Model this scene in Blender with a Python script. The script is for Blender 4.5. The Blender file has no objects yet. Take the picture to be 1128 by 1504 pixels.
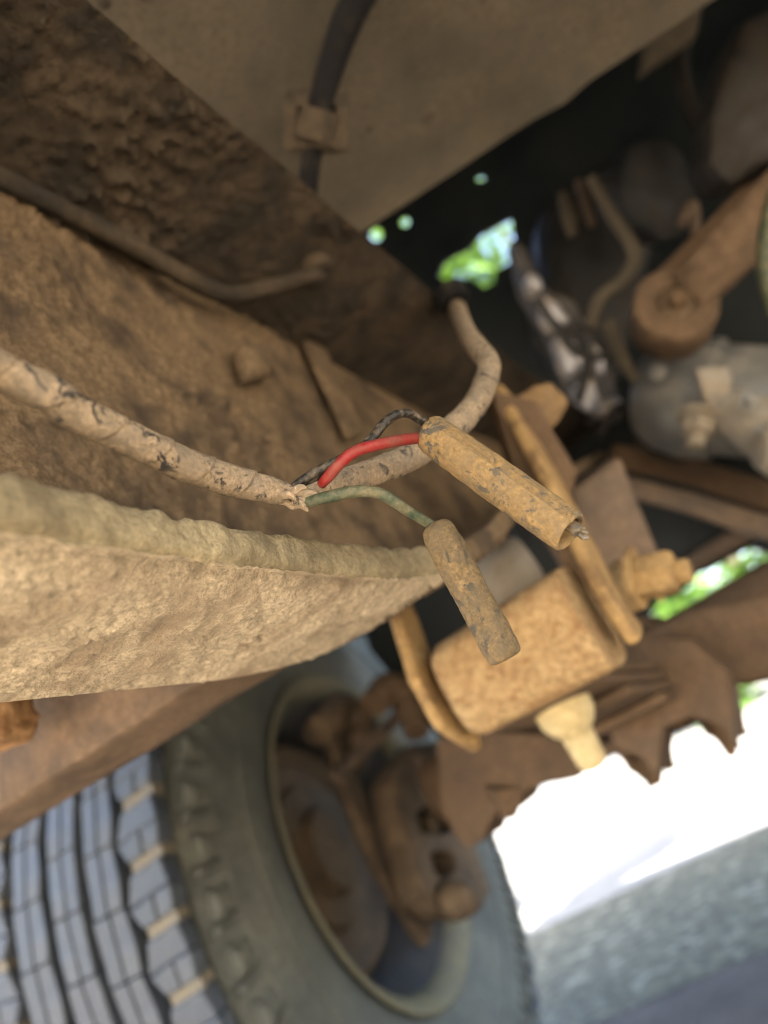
import bpy, bmesh, math, random
from mathutils import Vector, Matrix, noise
R = math.radians
sc = bpy.context.scene
C = sc.collection
random.seed(7)

# ------------------------------------------------------------------ camera
# world axes follow the truck: +Y runs along it (away from the viewer), +X to its right, Z up
FOC = 1086.0                       # focal length in photograph pixels
CAM = Vector((0, 0, 0.388))
AZ, PITCH, ROLL = R(23.2), R(21.4), R(26.7)
H_ = Vector((math.cos(AZ), math.sin(AZ), 0)); FH = Vector((-math.sin(AZ), math.cos(AZ), 0)); ZZ = Vector((0, 0, 1))
FWD = FH*math.cos(PITCH) + ZZ*math.sin(PITCH)
UP0 = -FH*math.sin(PITCH) + ZZ*math.cos(PITCH)
RT = H_*math.cos(ROLL) - UP0*math.sin(ROLL)
UP = H_*math.sin(ROLL) + UP0*math.cos(ROLL)
cd = bpy.data.cameras.new('camera'); cam = bpy.data.objects.new('camera', cd); C.objects.link(cam)
m = Matrix((RT, UP, -FWD)).transposed().to_4x4(); m.translation = CAM; cam.matrix_world = m
cd.sensor_fit = 'VERTICAL'; cd.sensor_height = 36; cd.sensor_width = 27; cd.lens = FOC/1504*36
cd.clip_start = 0.01; cd.clip_end = 400
cd.dof.use_dof = True; cd.dof.focus_distance = 0.198; cd.dof.aperture_fstop = 7.0
sc.camera = cam

# ------------------------------------------------------------------ light
SUN_EL, SUN_AZ = 50, 168           # azimuth measured from +Y towards +X
w = bpy.data.worlds.new('World'); sc.world = w; w.use_nodes = True
nt = w.node_tree; nt.nodes.clear()
sky = nt.nodes.new('ShaderNodeTexSky'); sky.sky_type = 'NISHITA'; sky.sun_disc = False
sky.sun_elevation = R(SUN_EL); sky.sun_rotation = R(SUN_AZ); sky.air_density = 1; sky.dust_density = 4.0
bg = nt.nodes.new('ShaderNodeBackground'); bg.inputs[1].default_value = 0.15
wo = nt.nodes.new('ShaderNodeOutputWorld')
nt.links.new(sky.outputs[0], bg.inputs[0]); nt.links.new(bg.outputs[0], wo.inputs[0])
sd = bpy.data.lights.new('sun', 'SUN'); sd.energy = 5.0; sd.angle = R(0.5); sd.color = (1, 0.94, 0.84)
so = bpy.data.objects.new('sun', sd); C.objects.link(so)
sdir = Vector((math.sin(R(SUN_AZ))*math.cos(R(SUN_EL)), math.cos(R(SUN_AZ))*math.cos(R(SUN_EL)), math.sin(R(SUN_EL))))
so.rotation_euler = (-sdir).to_track_quat('-Z', 'Y').to_euler(); so.location = sdir*8
vs = sc.view_settings
vs.view_transform = 'Standard'; vs.look = 'None'; vs.gamma = 1; vs.use_curve_mapping = False
vs.exposure = 3.0
sc.render.engine = 'CYCLES'
cy = sc.cycles
cy.use_denoising = True; cy.filter_width = 1.1; cy.max_bounces = 8; cy.diffuse_bounces = 5; cy.glossy_bounces = 3; cy.sample_clamp_indirect = 20
cy.caustics_reflective = False; cy.caustics_refractive = False

# ------------------------------------------------------------------ helpers
def V(x, y, dz): return Vector((x, y, CAM.z+dz))
def ray(px, py): return FWD + RT*((px-564)/FOC) + UP*((752-py)/FOC)
def P(px, py, d): return CAM + ray(px, py)*d
def onY(px, py, y): q = ray(px, py); return CAM + q*(y/q.y)
def onX(px, py, x): q = ray(px, py); return CAM + q*(x/q.x)
def onZ(px, py, dz): q = ray(px, py); return CAM + q*(dz/q.z)
ORG = {}
def thing(name, label, cat, loc, group=None):
    o = bpy.data.objects.new(name, None); C.objects.link(o); o.location = loc; o.empty_display_size = 0.1
    o['label'] = label; o['category'] = cat
    if group: o['group'] = group
    ORG[o.name] = Vector(loc); return o
def obj(name, bm, mat, parent=None, smooth=True, label=None, kind=None, cat=None, group=None, angle=40, origin=None):
    me = bpy.data.meshes.new(name)
    bmesh.ops.recalc_face_normals(bm, faces=bm.faces)
    c = origin
    if c is None:
        vs_ = [v.co for v in bm.verts]
        lo = Vector([min(v[i] for v in vs_) for i in range(3)]); hi = Vector([max(v[i] for v in vs_) for i in range(3)])
        c = (lo+hi)/2
        if parent is None: c.z = lo.z
    bmesh.ops.translate(bm, verts=bm.verts, vec=-c)
    bm.to_mesh(me); bm.free()
    for mm in (mat if isinstance(mat, (list, tuple)) else [mat]): me.materials.append(mm)
    if smooth:
        me.shade_smooth()
        me.set_sharp_from_angle(angle=R(angle))
    o = bpy.data.objects.new(name, me); C.objects.link(o)
    if parent: o.parent = parent; o.location = c-ORG[parent.name]
    else: o.location = c
    ORG[o.name] = c.copy()
    if label: o['label'] = label
    if kind: o['kind'] = kind
    if cat: o['category'] = cat
    if group: o['group'] = group
    return o
def bm_(): return bmesh.new()
def crom(pts, n):
    out = []
    L = len(pts)
    for i in range(L-1):
        a, b, c, d = pts[max(i-1, 0)], pts[i], pts[i+1], pts[min(i+2, L-1)]
        for k in range(n):
            t = k/n
            out.append(b*0 + 0.5*((2*b) + (c-a)*t + (2*a-5*b+4*c-d)*t*t + (3*b-a-3*c+d)*t*t*t) if not isinstance(b, float) else
                       0.5*((2*b)+(c-a)*t+(2*a-5*b+4*c-d)*t*t+(3*b-a-3*c+d)*t**3))
    out.append(pts[-1]); return out
def tube(bm, pts, rad, seg=16, n=8, fn=None, cap=True, squash=1.0):
    """swept tube; rad float or list; fn(s, ang, p) -> radius multiplier"""
    rr = [float(r) for r in rad] if isinstance(rad, (list, tuple)) else [float(rad)]*len(pts)
    if n > 1: pts = crom([Vector(p) for p in pts], n); rr = crom(rr, n)
    pts = [Vector(p) for p in pts]
    T = [(pts[min(i+1, len(pts)-1)]-pts[max(i-1, 0)]).normalized() for i in range(len(pts))]
    nrm = T[0].orthogonal().normalized(); s = 0; rings = []
    for i, p in enumerate(pts):
        if i: s += (p-pts[i-1]).length
        nrm = (nrm-T[i]*nrm.dot(T[i])).normalized(); bi = T[i].cross(nrm)
        ring = []
        for k in range(seg):
            a = 2*math.pi*k/seg
            d = nrm*math.cos(a)+bi*math.sin(a)*squash
            f = fn(s, a, p+d*rr[i]) if fn else 1
            ring.append(bm.verts.new(p+d*rr[i]*f))
        rings.append(ring)
    for i in range(len(rings)-1):
        for k in range(seg):
            bm.faces.new((rings[i][k], rings[i][(k+1) % seg], rings[i+1][(k+1) % seg], rings[i+1][k]))
    if cap: bm.faces.new(rings[0][::-1]); bm.faces.new(rings[-1])
    return bm
def lathe(bm, o, ax, prof, seg=32, fn=None, cap=True, up=None, squash=1.0, closed=False):
    """prof: list of (t along axis, radius)"""
    o = Vector(o); ax = Vector(ax).normalized()
    n = (Vector(up)-ax*Vector(up).dot(ax)).normalized() if up else ax.orthogonal().normalized()
    b = ax.cross(n); rings = []
    for t, r in prof:
        ring = []
        for k in range(seg):
            a = 2*math.pi*k/seg
            q = r*(fn(t, a, r) if fn else 1)
            ring.append(bm.verts.new(o+ax*t+n*(math.cos(a)*q)+b*(math.sin(a)*q*squash)))
        rings.append(ring)
    N = len(rings)
    for i in range(N if closed else N-1):
        for k in range(seg):
            bm.faces.new((rings[i][k], rings[i][(k+1) % seg], rings[(i+1) % N][(k+1) % seg], rings[(i+1) % N][k]))
    if cap and not closed: bm.faces.new(rings[0][::-1]); bm.faces.new(rings[-1])
    return bm
def prism(bm, poly, ext, bev=0.0, seg=2):
    b2 = bmesh.new()
    ext = Vector(ext)
    a = [b2.verts.new(Vector(p)) for p in poly]; c = [b2.verts.new(Vector(p)+ext) for p in poly]
    n = len(poly)
    b2.faces.new(a[::-1]); b2.faces.new(c)
    for i in range(n): b2.faces.new((a[i], a[(i+1) % n], c[(i+1) % n], c[i]))
    bmesh.ops.recalc_face_normals(b2, faces=b2.faces)
    if bev: bmesh.ops.bevel(b2, geom=list(b2.edges), offset=bev, segments=seg, affect='EDGES', profile=0.5, clamp_overlap=True)
    merge(bm, b2); return bm
def merge(bm, b2):
    me = bpy.data.meshes.new('tmp'); b2.to_mesh(me); b2.free(); bm.from_mesh(me); bpy.data.meshes.remove(me)
def box(bm, lo, hi, bev=0.0, seg=2):
    x0, y0, z0 = lo; x1, y1, z1 = hi
    return prism(bm, [(x0, y0, z0), (x1, y0, z0), (x1, y1, z0), (x0, y1, z0)], (0, 0, z1-z0), bev, seg)
def vbox(bm, lo, hi, bev=0.0, seg=2): return box(bm, V(*lo), V(*hi), bev, seg)
def hexbolt(bm, o, ax, r, h, washer=True, stud=0.0):
    t = 0
    if washer: lathe(bm, o, ax, [(0, r*1.45), (r*.22, r*1.45), (r*.25, r*1.35)], 20); t = r*.25
    lathe(bm, o, ax, [(t, r), (t+h*.85, r), (t+h, r*.85)], 6)
    if stud: lathe(bm, o, ax, [(t+h*.9, r*.55), (t+h+stud, r*.55), (t+h+stud+.001, r*.45)], 12)
    return bm
def rough(bm, amp, freq, cuts=0, seed=0.0, oct=4):
    """give a mesh its own caked unevenness"""
    if cuts: bmesh.ops.subdivide_edges(bm, edges=list(bm.edges), cuts=cuts, use_grid_fill=True)
    bm.normal_update()
    for v in bm.verts:
        v.co += v.normal*(noise.fractal(v.co*freq+Vector((seed, seed*2, 0)), 0.9, 2.1, oct)*amp)
    return bm

def strip(bm, pts, wd, th_vec, bev=.003):
    """flat bar following points, width in Y/Z plane"""
    L, Rr = [], []
    for i, p in enumerate(pts):
        t_ = (pts[min(i+1, len(pts)-1)]-pts[max(i-1, 0)]).normalized(); n_ = t_.cross(Vector(th_vec)).normalized()
        wv = wd[i] if isinstance(wd, (list, tuple)) else wd
        L.append(p+n_*wv/2); Rr.append(p-n_*wv/2)
    return prism(bm, L+Rr[::-1], th_vec, bev)

# ------------------------------------------------------------------ materials
def rgb(c): return (c[0], c[1], c[2], 1)
class NT:
    def __init__(s, name):
        s.m = bpy.data.materials.new(name); s.m.use_nodes = True; s.t = s.m.node_tree; s.t.nodes.clear()
        s.out = s.n('ShaderNodeOutputMaterial'); s.b = s.n('ShaderNodeBsdfPrincipled'); s.l(s.b.outputs[0], s.out.inputs[0])
        s.co = s.n('ShaderNodeTexCoord').outputs['Object']
    def n(s, t, **k):
        x = s.t.nodes.new(t)
        for a, v in k.items(): setattr(x, a, v)
        return x
    def l(s, a, b): s.t.links.new(a, b)
    def noise(s, sc_, det=5, ro=.6, dist=0.0, stretch=None):
        x = s.n('ShaderNodeTexNoise'); x.inputs['Scale'].default_value = sc_; x.inputs['Detail'].default_value = det
        x.inputs['Roughness'].default_value = ro; x.inputs['Distortion'].default_value = dist
        if stretch:
            mp = s.n('ShaderNodeMapping'); mp.inputs['Scale'].default_value = stretch; s.l(s.co, mp.inputs[0]); s.l(mp.outputs[0], x.inputs['Vector'])
        else: s.l(s.co, x.inputs['Vector'])
        return x.outputs['Fac']
    def voro(s, sc_, feat='F1', rnd=1):
        x = s.n('ShaderNodeTexVoronoi', feature=feat); x.inputs['Scale'].default_value = sc_; x.inputs['Randomness'].default_value = rnd
        s.l(s.co, x.inputs['Vector']); return x.outputs['Distance']
    def ramp(s, f, a, b, c0=(0, 0, 0), c1=(1, 1, 1)):
        x = s.n('ShaderNodeValToRGB'); e = x.color_ramp.elements
        e[0].position = a; e[1].position = b; e[0].color = rgb(c0); e[1].color = rgb(c1); s.l(f, x.inputs[0]); return x.outputs[0]
    def mix(s, f, a, b, mode='MIX'):
        x = s.n('ShaderNodeMix', data_type='RGBA', blend_type=mode)
        for v, i in ((f, 0), (a, 6), (b, 7)):
            if isinstance(v, (int, float)): x.inputs[i].default_value = v if i == 0 else (v, v, v, 1)
            elif isinstance(v, tuple): x.inputs[i].default_value = rgb(v)
            else: s.l(v, x.inputs[i])
        return x.outputs[2]
    def math(s, op, a, b=0.5):
        x = s.n('ShaderNodeMath', operation=op)
        for i, v in enumerate((a, b)):
            if isinstance(v, (int, float)): x.inputs[i].default_value = v
            else: s.l(v, x.inputs[i])
        return x.outputs[0]
    def bump(s, h, dist, st=1.0):
        x = s.n('ShaderNodeBump'); x.inputs['Distance'].default_value = dist; x.inputs['Strength'].default_value = st
        s.l(h, x.inputs['Height'])
        if s.b.inputs['Normal'].is_linked: s.l(s.b.inputs['Normal'].links[0].from_socket, x.inputs['Normal'])
        s.l(x.outputs[0], s.b.inputs['Normal'])
    def color(s, c): (s.l(c, s.b.inputs['Base Color']) if not isinstance(c, tuple) else s.b.inputs['Base Color'].__setattr__('default_value', rgb(c)))
    def rough(s, r): (s.l(r, s.b.inputs['Roughness']) if not isinstance(r, (int, float)) else s.b.inputs['Roughness'].__setattr__('default_value', r))
def mul(c, k): return tuple(x*k for x in c)
def dusty(name, under, dust, cover=.5, scale=60, soft=.12, fine=900, bump=.0006, rou=.9, under_rough=.5, metal=0.0, grit=.5, stretch=None, stain=None, speck=.72, sr=(.52, .66), ss=1.7):
    """bare surface showing through a coat of dried dust"""
    t = NT(name); tc = .5+(.5-cover)*.42
    msk = t.ramp(t.noise(scale, 8, .65, .3, stretch), tc-soft*.3, tc+soft*.3)
    d2 = t.mix(t.ramp(t.noise(scale*.35, 4, .6), .3, .7), mul(dust, .72), mul(dust, 1.15))
    d3 = t.mix(t.ramp(t.noise(scale*5, 6, .7), .3, .75), mul(dust, .8), d2)
    d3 = t.mix(1.0, d3, t.ramp(t.noise(fine*.55, 4, .75), .34, .66, (speck, speck, speck*.95), (2-speck, 2-speck, 2-speck)), 'MULTIPLY')
    if stain: d3 = t.mix(t.ramp(t.noise(scale*ss, 7, .72, .8), sr[0], sr[1]), d3, stain)
    u = t.mix(t.noise(scale*2, 4), mul(under, .7), mul(under, 1.3))
    t.color(t.mix(msk, u, d3))
    t.rough(t.mix(msk, under_rough, rou))
    if metal:
        t.l(t.math('MULTIPLY', t.math('SUBTRACT', 1.0, msk), metal), t.b.inputs['Metallic'])
    t.bump(t.noise(fine, 5, .7), bump, grit)
    t.bump(msk, bump*.8, .5)
    t.bump(t.noise(scale*4, 6, .65), bump*2.5, .6)
    t.b.inputs['Specular IOR Level'].default_value = .3
    return t.m
TAN = (.42, .29, .155); BRN = (.25, .15, .075); GREYB = (.30, .25, .19); DK = (.02, .02, .021)
M = {}
M['rail'] = dusty('dry_mud_on_rail', (.062, .045, .031), (.182, .130, .080), .62, 34, .3, 700, .0012, .95, .8, grit=.8, speck=.6)
M['rail_light'] = dusty('pale_mud', (.36, .29, .21), (.62, .53, .40), .6, 45, .35, 1100, .0011, .97, .9, grit=1.0, speck=.58, stain=(.24, .19, .14), sr=(.60, .66), ss=.7)
M['rail_lip'] = dusty('olive_mud', (.11, .088, .055), (.42, .355, .225), .62, 50, .7, 1000, .0012, .97, .9, grit=.9)
M['rail_dark'] = dusty('dark_caked_mud', (.03, .025, .019), (.085, .064, .044), .5, 30, .35, 700, .0015, .95, .8, grit=.8)
M['floor'] = dusty('dusty_underseal', (.055, .050, .040), (.092, .078, .058), .6, 14, .5, 500, .0005, .92, .8, stain=(.04, .034, .028), sr=(.66, .69), ss=3.2)
M['black_rubber'] = dusty('black_rubber', (.004, .004, .005), (.028, .024, .02), .2, 60, .3, 800, .0003, .95, .95)
M['loom'] = dusty('dusty_loom_tape', (.15, .125, .095), (.31, .24, .165), .66, 190, .5, 1600, .00025, .95, .6, grit=.7, speck=.65, stain=(.028, .027, .028), sr=(.555, .60), ss=.8)
M['red'] = dusty('red_wire', (.22, .006, .010), (.19, .06, .045), .5, 190, .7, 1500, .00008, .7, .32)
M['black'] = dusty('black_wire', (.010, .010, .010), (.13, .105, .075), .34, 420, .4, 1500, .0001, .8, .35)
M['green'] = dusty('green_wire', (.012, .036, .022), (.17, .15, .09), .42, 200, .6, 1500, .0001, .8, .32)
M['sleeve'] = dusty('dusty_sleeve', (.15, .115, .07), (.285, .19, .082), .60, 170, .6, 1400, .00022, .85, .5, grit=.7, speck=.62, stain=(.055, .058, .056), sr=(.535, .575), ss=.55)
M['sleeve2'] = dusty('dusty_sleeve_olive', (.095, .075, .045), (.185, .130, .065), .55, 210, .6, 1200, .00035, .88, .5, grit=.9, speck=.55, stain=(.04, .042, .04), sr=(.545, .58), ss=.5)
M['inner'] = dusty('sleeve_inside', (.05, .045, .04), (.2, .15, .09), .4, 200)
M['metal'] = dusty('tinned_metal', (.16, .145, .12), (.15, .11, .065), .55, 400, .2, 1200, .0002, .8, .3, metal=.9)
M['tan_steel'] = dusty('tan_dusted_steel', (.16, .10, .05), (.36, .24, .11), .66, 45, .25, 500, .0006, .92, .8)
M['bush'] = dusty('dusted_bush', (.20, .115, .052), (.37, .262, .135), .62, 75, .5, 500, .0006, .92, .8, stain=(.19, .105, .045), speck=.6)
M['brown_steel'] = dusty('brown_steel', (.07, .045, .028), (.135, .087, .052), .55, 22, .6, 400, .0006, .9, .7)
M['greybrown'] = dusty('grey_brown_steel', (.07, .055, .045), (.18, .13, .095), .6, 20, .4, 400, .0005, .85, .5)
M['rust'] = dusty('rusty_arm', (.075, .05, .032), (.16, .108, .07), .5, 40, .4, 400, .0006, .9, .75)
M['alloy'] = dusty('grey_casting', (.15, .16, .17), (.21, .205, .19), .45, 18, .4, 400, .0004, .7, .42, metal=.5)
M['silver'] = dusty('bright_alloy', (.42, .43, .47), (.44, .39, .33), .42, 40, .2, 500, .0005, .6, .35, metal=.6)
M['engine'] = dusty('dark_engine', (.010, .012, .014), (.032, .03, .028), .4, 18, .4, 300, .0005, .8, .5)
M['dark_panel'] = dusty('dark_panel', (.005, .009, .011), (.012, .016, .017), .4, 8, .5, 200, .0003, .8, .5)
M['dark_brown'] = dusty('dark_brown_grime', (.008, .007, .006), (.018, .014, .010), .5, 20, .4, 300, .0005)
M['cream'] = dusty('cream_rubber', (.55, .47, .27), (.50, .40, .22), .5, 30, .4, 300, .0004, .6, .45)
M['pale'] = dusty('pale_grey', (.26, .245, .22), (.27, .225, .17), .45, 20, .4)
M['rubber'] = dusty('tyre_tread', (.052, .067, .092), (.092, .103, .115), .34, 22, .5, 260, .0007, .7, .42)
M['groove_dust'] = dusty('groove_dust', (.13, .12, .10), (.20, .18, .14), .6, 60, .3)
M['carcass'] = dusty('tyre_sidewall', (.062, .07, .07), (.165, .175, .155), .48, 9, .6, 220, .0006, .85, .6)
M['rim'] = dusty('rim_steel', (.36, .37, .41), (.22, .2, .17), .38, 14, .4, 300, .0003, .7, .35, metal=.55)
M['rim_lip'] = dusty('rim_lip', (.13, .13, .10), (.20, .19, .13), .6, 20, .4, 300, .0004, .8, .5)
M['barrel'] = dusty('rim_barrel', (.07, .075, .085), (.10, .095, .085), .35, 14, .4)
M['brake'] = dusty('brake_rust', (.055, .04, .028), (.17, .122, .08), .5, 24, .4, 300, .0006, .9, .7)
M['shield'] = dusty('shield_rust', (.075, .055, .036), (.17, .125, .08), .5, 18, .5, 300, .0006, .9, .7)
M['hanger'] = dusty('hanger_dust', (.10, .065, .035), (.22, .145, .075), .6, 45, .5, 500, .0006)
M['orange_rust'] = dusty('orange_rust', (.16, .08, .035), (.40, .24, .12), .55, 70, .4, 500, .001, .95, .9, grit=1.0)
M['alloy_dark'] = dusty('dull_casting', (.06, .063, .075), (.13, .12, .11), .45, 30, .4, 400, .0004, .8, .5)
M['body'] = dusty('body_paint', (.25, .26, .27), (.3, .26, .2), .3, 3, .4)
# ground
t = NT('pale_pavement')
t.color(t.mix(t.ramp(t.noise(6, 8, .65), .3, .7), (.17, .165, .15), (.25, .24, .22))); t.rough(.9); t.bump(t.noise(90, 6, .7), .004, .8); M['ground'] = t.m
t = NT('grey_concrete')
c1 = t.mix(t.ramp(t.noise(9, 8, .7, .4), .32, .7), (.078, .070, .042), (.128, .118, .074))
c1 = t.mix(1.0, c1, t.ramp(t.noise(34, 5, .7), .40, .60, (.45, .45, .43), (1.25, 1.25, 1.25)), 'MULTIPLY'); t.color(t.mix(t.ramp(t.noise(22, 6, .75, .5), .54, .62), c1, (.26, .25, .185))); t.rough(.8); t.bump(t.noise(40, 8, .75), .012, .9); M['concrete'] = t.m
t = NT('dark_soil')
t.color(t.mix(t.ramp(t.noise(7, 8, .65), .3, .7), (.33, .265, .185), (.47, .39, .285))); t.rough(.95); t.bump(t.noise(60, 8, .7), .01, .9); M['soil'] = t.m
t = NT('shade_dark_soil')  # darker soil colour that carries the shade beneath the truck
t.color(t.mix(t.ramp(t.noise(8, 8, .7), .35, .65), (.05, .04, .036), (.105, .085, .075))); t.rough(.9); t.bump(t.noise(60, 8, .7), .01, .9); M['soil_shade'] = t.m
t = NT('leaves')
oi = t.n('ShaderNodeTexCoord')
t.color(t.mix(t.ramp(t.noise(2.2, 4, .6), .3, .7), (.035, .09, .012), (.11, .19, .03))); t.rough(.5)
tr = t.n('ShaderNodeBsdfTranslucent'); tr.inputs[0].default_value = (.16, .30, .03, 1)
mx = t.n('ShaderNodeMixShader'); mx.inputs[0].default_value = .35
t.l(t.b.outputs[0], mx.inputs[1]); t.l(tr.outputs[0], mx.inputs[2]); t.l(mx.outputs[0], t.out.inputs[0]); M['leaf'] = t.m
t = NT('bark'); t.color(t.mix(t.noise(14, 6), (.07, .05, .035), (.16, .12, .09))); t.rough(.95); t.bump(t.noise(30, 6), .02); M['bark'] = t.m

# ------------------------------------------------------------------ ground
def sheet(name, pts, z, mat, nx=1):
    b = bm_(); b.faces.new([b.verts.new((x, y, z)) for x, y in pts])
    return obj(name, b, mat, None, False, kind='structure')
sheet('ground', [(-60, -60), (60, -60), (60, 90), (-60, 90)], 0, M['ground'])
sheet('pavement', [(-3.0, .72), (2.5, 1.97), (2.5, 2.87), (-3.0, 1.60)], .004, M['concrete'])
sheet('soil', [(-9, -9), (9, -9), (9, 3.4), (-9, -.4)], .002, M['soil'])
sheet('shade_dark_soil', [(-3, -.05), (2.5, 1.2), (2.5, 2.1), (-3, .85)], .003, M['soil_shade'])  # near soil band, under-truck shade put into its colour

# ------------------------------------------------------------------ truck
TR = thing('truck', 'muddy truck seen from underneath, with chassis rail, leaf spring and front wheel in view', 'truck', (0, .4, 0))

# --- chassis rail: C channel opening towards the viewer, kicking up over the axle
def zbot(y):
    if y < .20: return .070
    t_ = y-.20; return .070 + min(1.05*t_*t_ + .03*t_, 9) if t_ < .22 else .070+1.05*.0484+.0066+(t_-.22)*.30
def ztop(y): return .300 + max(0, y-.62)*.12
def rail():
    b = bm_()
    ys = [-.35+i*.02 for i in range(18)]
    y = .005
    while y < .60: ys.append(y); y += .0016 if y < .32 else .003
    while y < 1.5: ys.append(y); y += .03
    XL, XW, XT, TH = -.102, -.167, -.080, .0042
    prof = []      # (x, side: 0 = bottom reference, 1 = top reference, fraction, tag)
    def run(a, b_, n): return [(a[0]+(b_[0]-a[0])*i/n, a[1]+(b_[1]-a[1])*i/n) for i in range(n)]
    # coordinates: x, s where s in [0,1] maps zbot..ztop ; offsets in metres handled as (x, s, off)
    pr = []
    for x, s in run((XT, 1), (XW, 1), 44): pr.append((x, 1, 0, 't'))          # underside of top flange
    for x, s in run((XW, 1), (XW, 0), 112): pr.append((x, s, .006*(1-s) if s < .05 else 0, 'w'))
    for x, s in run((XW, 0), (XL, 0), 14): pr.append((x, 0, .008, 'b'))
    for k in range(9):                                                        # thick caked lip
        a = math.pi/2 - math.pi*k/8
        pr.append((XL+.0026*math.cos(a)**.7 if a > 1e-3-math.pi/2 and math.cos(a) > 1e-6 else XL, 0, .0045+.0045*math.sin(a), 'l'))
    for x, s in run((XL, 0), (XW-TH, 0), 44): pr.append((x, 0, 0, 'u'))       # underside
    for x, s in run((XW-TH, 0), (XW-TH, 1), 10): pr.append((x, s, 0, 'o'))
    for x, s in run((XW-TH, 1), (XT, 1), 6): pr.append((x, 1, TH, 'o'))
    rings = []
    for y in ys:
        zb, zt = zbot(y), ztop(y); ring = []
        for x, s, off, tg in pr:
            z = zb+(zt-zb)*s+off
            if tg == 'u':
                z += .0045*max(0, 1-abs(x-XL+.006)/.008)*(1.0 if y < .20 else max(0, 1-(y-.20)/.08))
            if tg == 'l': z = zb + .0068 + (off-.0045)*1.22
            if tg == 'l' or tg == 'u': 
                g = max(0, .16-y)*.03; z += g*((x-XW)/(XL-XW))
            p = Vector((x, y, z)); q = p*1.0
            f1 = noise.fractal(q*38, .9, 2.0, 4); f2 = noise.fractal(q*150+Vector((3, 1, 7)), .7, 2.2, 5)
            if tg == 't':
                patch = max(0, noise.noise(q*17+Vector((2.2, 0, 5)))+.42 - max(0, y-.20)*3.4)
                p.z -= patch*.0042*(1+1.6*max(0, f2)) + .0008*f2*(1 if y < .3 else .4)
                p.y += patch*f2*.003
            elif tg == 'w':
                patch = max(0, noise.noise(q*15+Vector((7, 3, 1)))+.35 - max(0, y-.25)*3.0)
                p.x += patch*.0026*(1+2.3*max(0, f2)) + .0009*f1 + .0007*f2
            elif tg == 'l':
                f0 = noise.fractal(Vector((q.y*9, 0, 2)), .9, 2, 3); p.x += .0016*f0+.0010*f2; p.z += .0012*f0+.0007*f2
            elif tg == 'u':
                cell = noise.fractal(q*420, .8, 2.2, 2)
                p.z -= .0008*f1 + .0009*f2 + .0013*max(0, cell)
            elif tg == 'b': p.z += .001*f1
            ring.append(b.verts.new(V(*p)))
        rings.append(ring)
    n = len(pr); nt_ = 44; mi = []
    for i in range(len(rings)-1):
        for k in range(n):
            f = b.faces.new((rings[i][k], rings[i+1][k], rings[i+1][(k+1) % n], rings[i][(k+1) % n]))
            tg = pr[k][3]; f.material_index = ({'t': 1, 'u': 2, 'l': 3}.get(tg, 0) if ys[i] < .285+.03*noise.noise(Vector((k*.7, ys[i]*200, 0))) or tg == 't' else 0)
    b.faces.new(rings[0][::-1]); b.faces.new(rings[-1])
    return b
rl = obj('chassis_rail', rail(), [M['rail'], M['rail_dark'], M['rail_light'], M['rail_lip']], TR, angle=70, label='mud caked C-shaped chassis rail with a pale crusted lower flange')
# strap and boss on the rail web
b = bm_(); prism(b, [onX(440, 505, -.162), onX(466, 500, -.162), onX(530, 640, -.162), onX(506, 648, -.162)], (.004, 0, 0), .002); obj('web_strap', rough(b, .0006, 120, 2), M['rail'], rl)
b = bm_(); prism(b, [onX(335, 520, -.163), onX(375, 515, -.163), onX(392, 560, -.163), onX(350, 570, -.163)], (.010, 0, 0), .004); obj('web_boss', rough(b, .001, 120, 2), M['rail'], rl)
# pipe in the upper corner of the channel
pp = [P(-60, 235, .30), P(0, 262, .31), P(100, 310, .335), P(200, 364, .36), P(300, 420, .395), P(345, 432, .41), onZ(400, 420, .292), onZ(445, 408, .292), onZ(466, 403, .294), onZ(474, 400, .306)]
b = bm_(); tube(b, pp, [.0047]*7+[.0045, .0045, .0045], 18, 10, lambda s, a, p: 1+.10*noise.fractal(p*160, .9, 2, 3)); obj('brake_pipe', b, M['rail_dark'], TR)
b = bm_(); lathe(b, onZ(470, 402, .293), (0, 0, 1), [(0, .0046), (0, .009), (.003, .0105), (.007, .0105), (.007, .0046)], 24, closed=True); obj('pipe_grommet', rough(b, .0008, 120), M['rail_dark'], TR)

# --- floor panel and black hose in its clip
FZ = .42
def floor():
    b = bm_(); nx, ny = 90, 70; g = []
    for j in range(ny+1):
        row = []
        for i in range(nx+1):
            x = -.82+2.1*i/nx; yb = .480+.235*(x+.10)*1.0; yb = max(.40, min(yb, .62)); y = -.78+(yb+.78)*j/ny
            z = FZ + .0012*noise.fractal(Vector((x, y, 0))*9, 1, 2, 3)
            d = abs((x-.02)-(y-.35)*.25); z -= .006*max(0, 1-d/.02) if y > .30 else 0
            if j == ny: z -= .004
            row.append(b.verts.new(V(x, y, z)))
        g.append(row)
    for j in range(ny):
        for i in range(nx): b.faces.new((g[j][i], g[j][i+1], g[j+1][i+1], g[j+1][i]))
    ext = bmesh.ops.extrude_face_region(b, geom=list(b.faces))
    for v in [e for e in ext['geom'] if isinstance(e, bmesh.types.BMVert)]: v.co.z += .012
    return b
fl = obj('floor_panel', floor(), M['floor'], TR, label='dusty brown floor panel overhead')
random.seed(5)
b = bm_()
for k in range(60):
    x, y = random.uniform(-.15, .5), random.uniform(.12, .46); q = random.uniform(.0012, .0045)
    lathe(b, V(x, y, FZ-.0005), (0, 0, -1), [(-.002, q), (q*.12, q*.9), (q*.3, q*.4)], 9, lambda t_, a, r_: 1+.35*math.sin(3*a+k)*math.cos(a*2+k*2))
obj('mud_splats', b, M['rail_dark'], TR, kind='stuff')
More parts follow.
